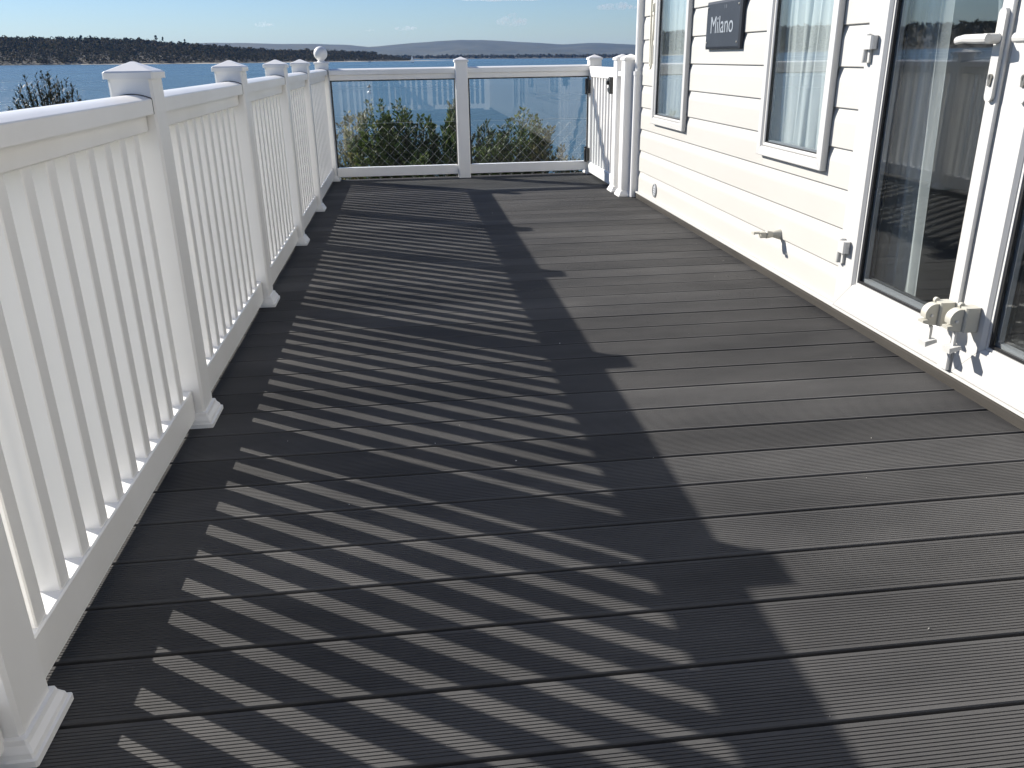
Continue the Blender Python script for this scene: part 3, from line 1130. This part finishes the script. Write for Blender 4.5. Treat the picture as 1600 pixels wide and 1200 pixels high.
# retainer post on the wall, vent disc
mb = MB()
cx, cyy, cz = WX - 0.021, 3.425, 0.205
mb.lathe([(0.024, -0.001), (0.022, -0.006), (0.013, -0.035), (0.016, -0.050), (0.017, -0.062), (0.012, -0.066)], (cx, cyy, cz), 'x', 16)
hk = part('door_catch', mb, CREAMP, home, smooth='auto')
mb = MB()
mb.box((cx - 0.090, cyy - 0.014, cz - 0.012), (cx - 0.0665, cyy + 0.014, cz + 0.012))
mb.box((cx - 0.118, cyy - 0.014, cz + 0.006), (cx - 0.0905, cyy - 0.008, cz + 0.012))
mb.box((cx - 0.118, cyy + 0.008, cz + 0.006), (cx - 0.0905, cyy + 0.014, cz + 0.012))
mb.box((cx - 0.124, cyy - 0.014, cz + 0.004), (cx - 0.1185, cyy + 0.014, cz + 0.013))
part('catch_loop', mb, CREAMP, hk)
vx = WX - 0.0215
vd = part('vent', MB().lathe([(0.044, -0.0005), (0.043, -0.006), (0.036, -0.009), (0.034, -0.004)], (vx, 5.345, 0.112), 'x', 24), VENTG, home, smooth='auto')
part('vent_disc', MB().lathe([(0.032, -0.0045), (0.030, -0.0065), (0.006, -0.0075)], (vx, 5.345, 0.112), 'x', 24), VENTL, vd)
for q in (-0.014, 0, 0.014):
    part('slat', MB().box((vx - 0.0095, 5.345 - 0.020, 0.112 + q - 0.002), (vx - 0.0078, 5.345 + 0.020, 0.112 + q + 0.002)), VENTG, vd)

# ------------------------------------------------------------------ things on the wall
sgx = WX - 0.0225
SY0, SY1, SZ0, SZ1 = 4.020, 4.492, 0.955, 1.176
sign = thing('name_sign', (sgx, 4.256, SZ0), 'dark slate-grey name sign reading Milano screwed to the cream boards', 'sign')
plate = MB()
fx = sgx - 0.022
plate.rings([[(sgx, SY0, SZ0), (sgx, SY1, SZ0), (sgx, SY1, SZ1), (sgx, SY0, SZ1)],
             [(fx + 0.006, SY0, SZ0), (fx + 0.006, SY1, SZ0), (fx + 0.006, SY1, SZ1), (fx + 0.006, SY0, SZ1)],
             [(fx, SY0 + 0.012, SZ0 + 0.012), (fx, SY1 - 0.012, SZ0 + 0.012), (fx, SY1 - 0.012, SZ1 - 0.012), (fx, SY0 + 0.012, SZ1 - 0.012)]])
part('plate', plate, SLATE, sign)


def text_mesh(body, size, width, name, mat):
    cu = bpy.data.curves.new(name, 'FONT')
    cu.body = body
    cu.size = size
    cu.extrude = 0.0006
    tmp = bpy.data.objects.new(name, cu)
    COL.objects.link(tmp)
    bpy.context.view_layer.update()
    dg = bpy.context.evaluated_depsgraph_get()
    me = bpy.data.meshes.new_from_object(tmp.evaluated_get(dg))
    bpy.data.objects.remove(tmp)
    a = np.array([v.co for v in me.vertices])
    s = width / (a[:, 0].max() - a[:, 0].min())
    x0 = a[:, 0].min()
    hgt = a[:, 1].max()
    for v in me.vertices:
        v.co.x = (v.co.x - x0) * s
    me.materials.clear()
    me.materials.append(mat)
    return me, hgt


tm, hgt = text_mesh('Milano', 0.10, 0.305, 'lettering', LETTER)
ks = 0.076 / hgt
lt = obj('lettering', tm, sign, (fx - 0.0009, 4.412, 1.030))
# local x runs along -Y, local y runs up, local z towards -X
lt.matrix_local = Matrix.Translation(lt.location) @ Matrix(((0, 0, -1), (-1, 0, 0), (0, 1, 0))).to_4x4() @ Matrix.Diagonal((1, ks, 1, 1))
for yq, hq in ((4.240, 0.016), (4.214, 0.016)):
    part('faint_mark', MB().box((fx - 0.0008, yq - (0.003 if yq > 4.23 else 0.008), 1.138), (fx + 0.0005, yq + (0.003 if yq > 4.23 else 0.008), 1.138 + hq)), FAINT, sign)
for yq in (SY0 + 0.03, SY1 - 0.03):
    for zq in (SZ0 + 0.03, SZ1 - 0.028):
        part('screw', MB().lathe([(0.0055, 0.0002), (0.005, -0.0025), (0.002, -0.0035)], (fx, yq, zq), 'x', 10), STEEL, sign)

dp = thing('downpipe', (1.570, 5.806, 0), 'square white downpipe with a socket joint at the corner of the house', 'pipe')
part('pipe_section', MB().prism([(a + 1.569, b + 5.806) for a, b in chrect(0.088, 0.046, 0.008)], 'z', 0.004, 0.806), UPVC, dp, smooth='auto')
part('socket', MB().prism([(a + 1.569, b + 5.806) for a, b in chrect(0.094, 0.0515, 0.009)], 'z', 0.8065, 0.832), UPVC, dp, smooth='auto')
part('pipe_section', MB().prism([(a + 1.572, b + 5.806) for a, b in chrect(0.080, 0.040, 0.008)], 'z', 0.8325, ZTOP - 0.065), UPVC, dp, smooth='auto')
part('bracket', MB().box((1.6125, 5.78, 1.60), (1.6135, 5.832, 1.66)) if False else MB().prism([(a + 1.572, b + 5.806) for a, b in chrect(0.0835, 0.0435, 0.008)], 'z', 1.55, 1.58), UPVC, dp)

cab = thing('cable', (1.545, 5.50, 0.85), 'cream cable hanging in a loop down the wall beside the downpipe', 'cable')
pth = []
for i in range(25):
    t = i / 24
    pth.append((1.548 - 0.006 * math.sin(t * 5), 5.532 + 0.012 * math.sin(t * 9), 2.2 - 1.32 * t))
for i in range(1, 9):
    a = math.pi * i / 8
    pth.append((1.546, 5.522 - 0.022 * (1 - math.cos(a)) / 2 * 2 + 0.0, 0.88 - 0.028 * math.sin(a)))
for i in range(1, 14):
    t = i / 13
    pth.append((1.549, 5.478 + 0.012 * math.sin(t * 6), 0.88 + 0.30 * t))
part('strand', MB().tube(pth, 0.0065, 8), CABLE, cab, smooth=True)
part('end_plug', MB().lathe([(0.006, 0), (0.010, 0.006), (0.010, 0.045), (0.006, 0.05)], (1.549, 5.476, 1.178), 'z', 10), CABLE, cab, smooth='auto')


# ------------------------------------------------------------------ curtains
def curtain(name, label, y0, y1, z0, z1, x, folds, depth, mat, gather=None, group=None):
    nu, nv = folds * 10, 18
    V = np.zeros((nv, nu, 3))
    g_ = np.random.default_rng(int(y0 * 1000) + 5)
    ph = g_.uniform(0, 6.28)
    for j in range(nv):
        t = j / (nv - 1)
        z = z0 + (z1 - z0) * t
        ya, yb = y0, y1
        if gather:
            k_ = 1 - t
            ya += gather[0] * k_ ** 1.5
            yb += gather[1] * k_ ** 1.5
        for i in range(nu):
            u = i / (nu - 1)
            d_ = depth * (0.65 + 0.35 * math.sin(u * 7 + ph))
            V[j, i] = (x + d_ * math.sin(u * folds * 2 * math.pi + 0.5 * math.sin(t * 2 + u * 5)) + 0.008 * math.sin(t * 4 + u * 9), ya + (yb - ya) * u + 0.006 * math.sin(t * 5 + i), z)
    i_ = np.arange(nv * nu).reshape(nv, nu)
    f_ = np.stack([i_[:-1, :-1], i_[:-1, 1:], i_[1:, 1:], i_[1:, :-1]], -1).reshape(-1, 4)
    c_ = np.array([x, (y0 + y1) / 2, z0])
    o = obj(name, np_mesh(name, V.reshape(-1, 3) - c_, f_, mat, True), None, c_)
    return tag(o, label, 'curtain', group)


curtain('curtain', 'pale voile curtain in the window between the name sign and the doors', 3.13, 3.64, 0.545, 1.70, 1.610, 7, 0.009, VOILE, (0.0, -0.03))
curtain('curtain', 'pale voile curtain in the window next to the downpipe', 4.84, 5.40, 0.545, 1.70, 1.610, 7, 0.009, VOILE, (0.0, 0.01))
curtain('curtain', 'sheer white curtain hanging folded in the middle of the first door pane', 2.655, 2.825, 0.06, 2.05, 1.68, 4, 0.014, SHEER_W, (-0.10, 0.0))
curtain('curtain', 'sheer curtain pulled back behind the door handle above the carpet', 2.20, 2.56, 0.40, 2.05, 1.71, 5, 0.012, SHEER, (0.0, -0.28))
curtain('curtain', 'sheer curtain behind the second door leaf', 1.62, 1.97, 0.06, 2.05, 1.72, 6, 0.022, SHEER)

# ------------------------------------------------------------------ shrubs behind the glass


def shrub(base, top_h, width, n_stem, n_leaf, leaf, label, mat, seed, spiky=False, group=None, lean=(0, 0)):
    g_ = np.random.default_rng(seed)
    base = Vector(base)
    t = thing('shrub', base, label, 'shrub', group)
    mb = MB()
    P, D = [], []
    for s in range(n_stem):
        a = g_.uniform(0, 6.28)
        r = width / 2 * math.sqrt(g_.uniform(0.02, 1))
        hz_ = top_h * (1 - 0.22 * (r / (width / 2)) ** 2) * g_.uniform(0.66, 1.02)
        tip = Vector((r * math.cos(a) + lean[0], r * math.sin(a) * 0.8 + lean[1], hz_))
        mid = Vector((tip.x * 0.35, tip.y * 0.35, hz_ * 0.55))
        pts = []
        for q in range(6):
            u = q / 5
            pts.append(base + mid * (2 * u * (1 - u)) + tip * (u * u))
        mb.tube(pts, [0.009 * (1 - 0.8 * q / 5) for q in range(6)], 4)
        per = int(n_leaf * 1.5) // n_stem
        for _ in range(per):
            u = 1 - 0.72 * g_.uniform(0, 1) ** 1.3
            c = mid * (2 * u * (1 - u)) + tip * (u * u)
            tan = (mid * (2 - 4 * u) + tip * (2 * u)).normalized()
            sd = Vector(g_.normal(size=3)).normalized()
            sd = (sd - tan * sd.dot(tan)).normalized()
            off = (0.015 if spiky else 0.035) * g_.uniform(0, 1)
            dirn = (tan * (1.0 if spiky else 0.6) + sd * 0.75 + Vector((0, 0, 0.2))).normalized()
            P.append(c + sd * off * (1.3 - u * 0.6) * (width / 0.7))
            D.append(dirn)
    part('stem', mb, BARK, t, base)
    P = np.array(P)
    D = np.array(D)
    W = np.cross(D, g_.normal(size=D.shape))
    W /= np.linalg.norm(W, axis=1, keepdims=True)
    L_ = (leaf * g_.uniform(0.6, 1.25, len(P)))[:, None]
    wd = L_ * (0.13 if spiky else 0.24)
    v = np.stack([P, P + D * L_ * 0.5 + W * wd, P + D * L_, P + D * L_ * 0.5 - W * wd], 1).reshape(-1, 3)
    o = obj('foliage', np_mesh('foliage', v, np.arange(len(v)).reshape(-1, 4), mat), t, base)
    o['kind'] = 'stuff'
    return t


def shrub_at(px, py, Y, wpx, label, mat, seed, n_stem=40, n_leaf=3600, leaf=0.045, **kw):
    tp = at(px, py, Y)
    zb = -0.95
    shrub((tp.x, Y, zb), (tp.z - zb) * 1.03, wpx / CAM_F * Y * 1.3, n_stem, n_leaf, leaf, label, mat, seed, **kw)


SG = 'shrubs behind the glass panels'
shrub_at(553, 164, 9.6, 96, 'pale olive shrub behind the glass beside the ball-capped corner post', LEAF_OLIVE, 31, 30, 2600, 0.05, group=SG)
shrub_at(598, 160, 9.1, 84, 'dark evergreen shrub behind the chain-link wire, next to the pale olive one', LEAF, 32, 44, 4200, 0.042, group=SG)
shrub_at(640, 158, 9.0, 84, 'dark evergreen shrub with the densest middle, behind the chain-link wire', LEAF, 33, 48, 4800, 0.042, group=SG)
shrub_at(700, 146, 9.3, 52, 'upright spiky shrub rising highest, half hidden by the middle glass-panel post', LEAF, 34, 20, 2200, 0.075, spiky=True, group=SG)
shrub_at(735, 172, 9.2, 62, 'small dark spiky shrub just past the middle glass-panel post', LEAF, 35, 26, 2400, 0.06, spiky=True, group=SG)
shrub_at(808, 176, 9.0, 112, 'large rounded evergreen shrub behind the glass panel next to the gate', LEAF, 36, 56, 5200, 0.044, group=SG)
shrub_at(850, 196, 8.8, 60, 'yellow-green shrub tips beside the large rounded evergreen behind the glass', LEAF_OLIVE, 37, 16, 1100, 0.05, group=SG)
shrub_at(890, 226, 8.6, 46, 'low sparse shrub at the gate end of the glass panels', LEAF_OLIVE, 38, 14, 800, 0.045, group=SG)
shrub_at(672, 196, 8.7, 86, 'low dark shrub filling the foot of the first glass panel', LEAF, 39, 36, 3200, 0.04, group=SG)
shrub_at(760, 210, 8.7, 80, 'low dark shrub filling the foot of the second glass panel', LEAF, 40, 34, 3000, 0.04, group=SG)

# dark twiggy shrub beyond the left balustrade
tp = at(66, 105, 4.7)
g_ = np.random.default_rng(77)
base = Vector((tp.x, 4.7, -1.05))
tw = thing('twiggy_shrub', base, 'dark leafless-looking twiggy shrub poking up outside the white balustrade', 'shrub')
mb = MB()
lv = []
for s in range(330):
    a = g_.uniform(0, 6.28)
    r = 0.25 * math.sqrt(g_.uniform(0, 1))
    hz_ = (tp.z + 1.05) * (1 - 0.13 * (r / 0.25) ** 2) * g_.uniform(0.90, 1.0)
    tip = Vector((r * math.cos(a), r * math.sin(a), hz_))
    mid = Vector((tip.x * 0.15, tip.y * 0.15, hz_ * 0.6))
    pts = [base + mid * (2 * u * (1 - u)) + tip * (u * u) for u in (0, 0.3, 0.6, 0.8, 0.9, 1.0)]
    mb.tube(pts, [0.004, 0.0035, 0.0028, 0.0020, 0.0016, 0.0008], 4)
    for q in range(40):
        u = 1 - 0.22 * g_.uniform(0, 1)
        c = mid * (2 * u * (1 - u)) + tip * (u * u)
        tan = (mid * (2 - 4 * u) + tip * (2 * u)).normalized()
        sd = Vector(g_.normal(size=3)).normalized()
        dn = (tan * 0.55 + sd * 0.8).normalized()
        ws = dn.cross(sd).normalized()
        L_ = g_.uniform(0.014, 0.038)
        lv.append([c, c + dn * L_ * 0.5 + ws * 0.0036, c + dn * L_, c + dn * L_ * 0.5 - ws * 0.0036])
part('stem', mb, TWIG, tw, base)
v = np.array(lv).reshape(-1, 3)
o = obj('foliage', np_mesh('foliage', v, np.arange(len(v)).reshape(-1, 4), leaf_mat('dark_bud', (0.012, 0.015, 0.010), (0.035, 0.040, 0.022))), tw, base)
o['kind'] = 'stuff'

# chain-link fence between deck and shrubs
CY = 7.85
cl = thing('chain_link_fence', (0.2, CY, -0.95), 'low chain-link wire fence between the glass panels and the shrubs', 'fence')
mb = MB()
step = 0.050
zt, zb = 0.40, -0.93
x = -2.2
flip = 0
while x < 2.6:
    pts = []
    z = zb
    s = flip
    while z <= zt + 1e-6:
        pts.append((x + (step / 2 if s % 2 else -step / 2) * 1.02, CY + (0.0022 if s % 2 else -0.0022), z))
        z += step
        s += 1
    mb.tube(pts, 0.0010, 3)
    x += step
    flip = 1 - flip
o = part('wire_mesh', mb, GALV, cl)
o['kind'] = 'stuff'
for xp in (-1.55, 2.62):
    part('post', MB().lathe([(0.019, 0), (0.019, 1.40), (0.012, 1.42)], (xp, CY + 0.03, -0.97), 'z', 12), GALV, cl, smooth='auto')
part('line_wire', MB().tube([(-2.2, CY, zt), (2.62, CY, zt)], 0.0009, 4), GALV, cl)

# ------------------------------------------------------------------ boats and buoys
SAILW = sheer_mat('sail_cloth', (0.90, 0.89, 0.87), 0.0)
HULLW = pmat('boat_hull', (0.75, 0.75, 0.74), 0.35)
NAVY = pmat('navy_hull', (0.03, 0.04, 0.07), 0.4)
BUOYD = pmat('dark_buoy', (0.03, 0.035, 0.04), 0.5)


def sea_point(px, dist, z=0.0):
    a, e = env_dir(px, 95)
    return env((math.sin(a) * dist, math.cos(a) * dist, SEA + z))


def hull_rings(L, B, D, base, ang):
    rings = []
    for u, wv, dk in ((-0.5, 0.75, 0.9), (-0.3, 0.95, 0.9), (0.0, 1.0, 0.92), (0.3, 0.7, 1.0), (0.5, 0.04, 1.12)):
        w2 = B / 2 * wv
        ring_ = [(-w2, D * dk), (-w2 * 0.8, D * 0.2), (0, -D * 0.3), (w2 * 0.8, D * 0.2), (w2, D * dk)]
        rings.append([base + Vector((math.cos(ang) * u * L - math.sin(ang) * q, math.sin(ang) * u * L + math.cos(ang) * q, h)) for q, h in ring_])
    return rings


b0 = sea_point(644, 1750)
sb = thing('sailing_boat', b0, 'small white sailing boat under sail off the island tip', 'boat')
part('hull', MB().rings(hull_rings(8.5, 2.6, 1.1, b0, 0.15)), HULLW, sb, b0)
part('mast', MB().tube([b0 + Vector((0.4, 0, 0.8)), b0 + Vector((0.4, 0, 13.2))], 0.09, 6), HULLW, sb)
part('mainsail', MB().prism([(b0.x + 0.25, b0.z + 1.8), (b0.x - 3.6, b0.z + 1.9), (b0.x - 2.0, b0.z + 6.5), (b0.x + 0.25, b0.z + 13)], 'y', b0.y - 0.03, b0.y + 0.03), SAILW, sb)
part('jib', MB().prism([(b0.x + 0.6, b0.z + 1.5), (b0.x + 4.0, b0.z + 1.3), (b0.x + 0.6, b0.z + 11.5)], 'y', b0.y - 0.03, b0.y + 0.03), SAILW, sb)
b1 = sea_point(578, 1900)
mbt = thing('motor_boat', b1, 'small white motor boat lying off the sandy end of the island', 'boat')
part('hull', MB().rings(hull_rings(9.5, 3.0, 1.2, b1, 0.1)), HULLW, mbt, b1)
part('cabin', MB().rings([[b1 + Vector((sx * 2.0 * k_, sy * 1.0 * k_, z_)) for sx, sy in ((-1, -1), (1, -1), (1, 1), (-1, 1))] for k_, z_ in ((1, 1.05), (0.8, 2.2))]), HULLW, mbt)
b2 = sea_point(603, 1950)
mk = thing('channel_marker', b2, 'dark channel marker post standing in the sea off the island', 'marker')
part('pile', MB().lathe([(0.35, -0.8), (0.3, 3.4)], b2, 'z', 8), BUOYD, mk)
part('topmark', MB().lathe([(0.75, 3.4), (0.75, 4.3), (0.05, 5.4)], b2, 'z', 8), BUOYD, mk)
for dist, dark in ((318, True), (268, False)):
    bp_ = sea_point(574, dist)
    by = thing('mooring_buoy', bp_, 'dark mooring buoy, the farther of the pair seen through the glass' if dark else
               'white and dark mooring buoy, the closer of the pair seen through the glass', 'buoy')
    part('float', MB().lathe([(0.1, -0.3), (0.5, -0.1), (0.55, 0.25), (0.35, 0.55), (0.1, 0.62)], bp_, 'z', 14), BUOYD if dark else HULLW, by, smooth='auto')
    part('top_ring', MB().lathe([(0.16, 0.6), (0.22, 0.75), (0.14, 0.98), (0.03, 1.0)], bp_ + Vector((0.15, 0, 0)), 'z', 10), BUOYD, by, smooth='auto')


# ------------------------------------------------------------------ clouds and haze
def cloud_mat():
    m, nt, b = new_mat('cloud_vapour')
    N, L = nt.nodes, nt.links
    N.remove(b)
    o = [n for n in N if n.type == 'OUTPUT_MATERIAL'][0]
    pv = N.new('ShaderNodeVolumePrincipled')
    pv.inputs['Color'].default_value = (0.98, 0.98, 0.98, 1)
    pv.inputs['Anisotropy'].default_value = 0.55
    tc = N.new('ShaderNodeTexCoord')
    nz = N.new('ShaderNodeTexNoise')
    nz.inputs['Scale'].default_value = 0.012
    nz.inputs['Detail'].default_value = 4
    L.new(tc.outputs['Object'], nz.inputs['Vector'])
    mr = N.new('ShaderNodeMapRange')
    mr.inputs['From Min'].default_value = 0.44
    mr.inputs['From Max'].default_value = 0.66
    mr.inputs['To Min'].default_value = 0.0
    mr.inputs['To Max'].default_value = 0.0045
    L.new(nz.outputs['Fac'], mr.inputs['Value'])
    L.new(mr.outputs[0], pv.inputs['Density'])
    L.new(pv.outputs[0], o.inputs['Volume'])
    return m


CLOUD = cloud_mat()


def cloud(px, py, wpx, hpx, label, seed):
    dist = 19000.0
    d = pix_ray(px, py)
    d = d / math.hypot(d.x, d.y)
    c = EYE + d * dist
    k_ = dist / 1450
    g_ = random.Random(seed)
    bm = bmesh.new()
    for i in range(6):
        t = (i + 0.5) / 6 - 0.5
        rx = wpx * k_ * g_.uniform(0.16, 0.26)
        rz = hpx * k_ * g_.uniform(0.30, 0.55) * (1 - abs(t))
        mt = Matrix.Translation((t * wpx * k_, g_.uniform(-60, 60), rz * 0.5)) @ Matrix.Diagonal((rx, rx, rz, 1))
        bmesh.ops.create_icosphere(bm, subdivisions=2, radius=1.0, matrix=mt)
    me = bpy.data.meshes.new('cloud')
    bm.to_mesh(me)
    bm.free()
    me.materials.append(CLOUD)
    tag(obj('cloud', me, None, c), label, 'cloud', 'small clouds in the pale sky')


cloud(412, 40, 24, 10, 'tiny compact white cloud in the clear sky over the long island', 1)
cloud(634, 46, 28, 9, 'faint small cloud low over the dip between the far hills', 2)
cloud(800, 37, 44, 22, 'puffy white cloud above the highest far hill', 3)
cloud(782, 0, 110, 9, 'long thin cloud higher up over the far hills', 4)
cloud(966, 13, 56, 14, 'white cloud beside the house downpipe over the far hills', 5)
cloud(578, 48, 12, 6, 'tiny wisp of cloud beside the faint small one', 6)

hm, nt, b = new_mat('haze_air')
nt.nodes.remove(b)
o_ = [n for n in nt.nodes if n.type == 'OUTPUT_MATERIAL'][0]
pv = nt.nodes.new('ShaderNodeVolumePrincipled')
pv.inputs['Color'].default_value = (0.14, 0.42, 1.0, 1)
pv.inputs['Density'].default_value = 2.1e-5
pv.inputs['Anisotropy'].default_value = 0.0
nt.links.new(pv.outputs[0], o_.inputs['Volume'])
hb = MB().box((-12500, -12500, SEA - 3), (12500, 12500, 190))
hb.v = [tuple(env(p)) for p in hb.v]
tag(obj('haze', hb.mesh('haze', hm)), kind='stuff')
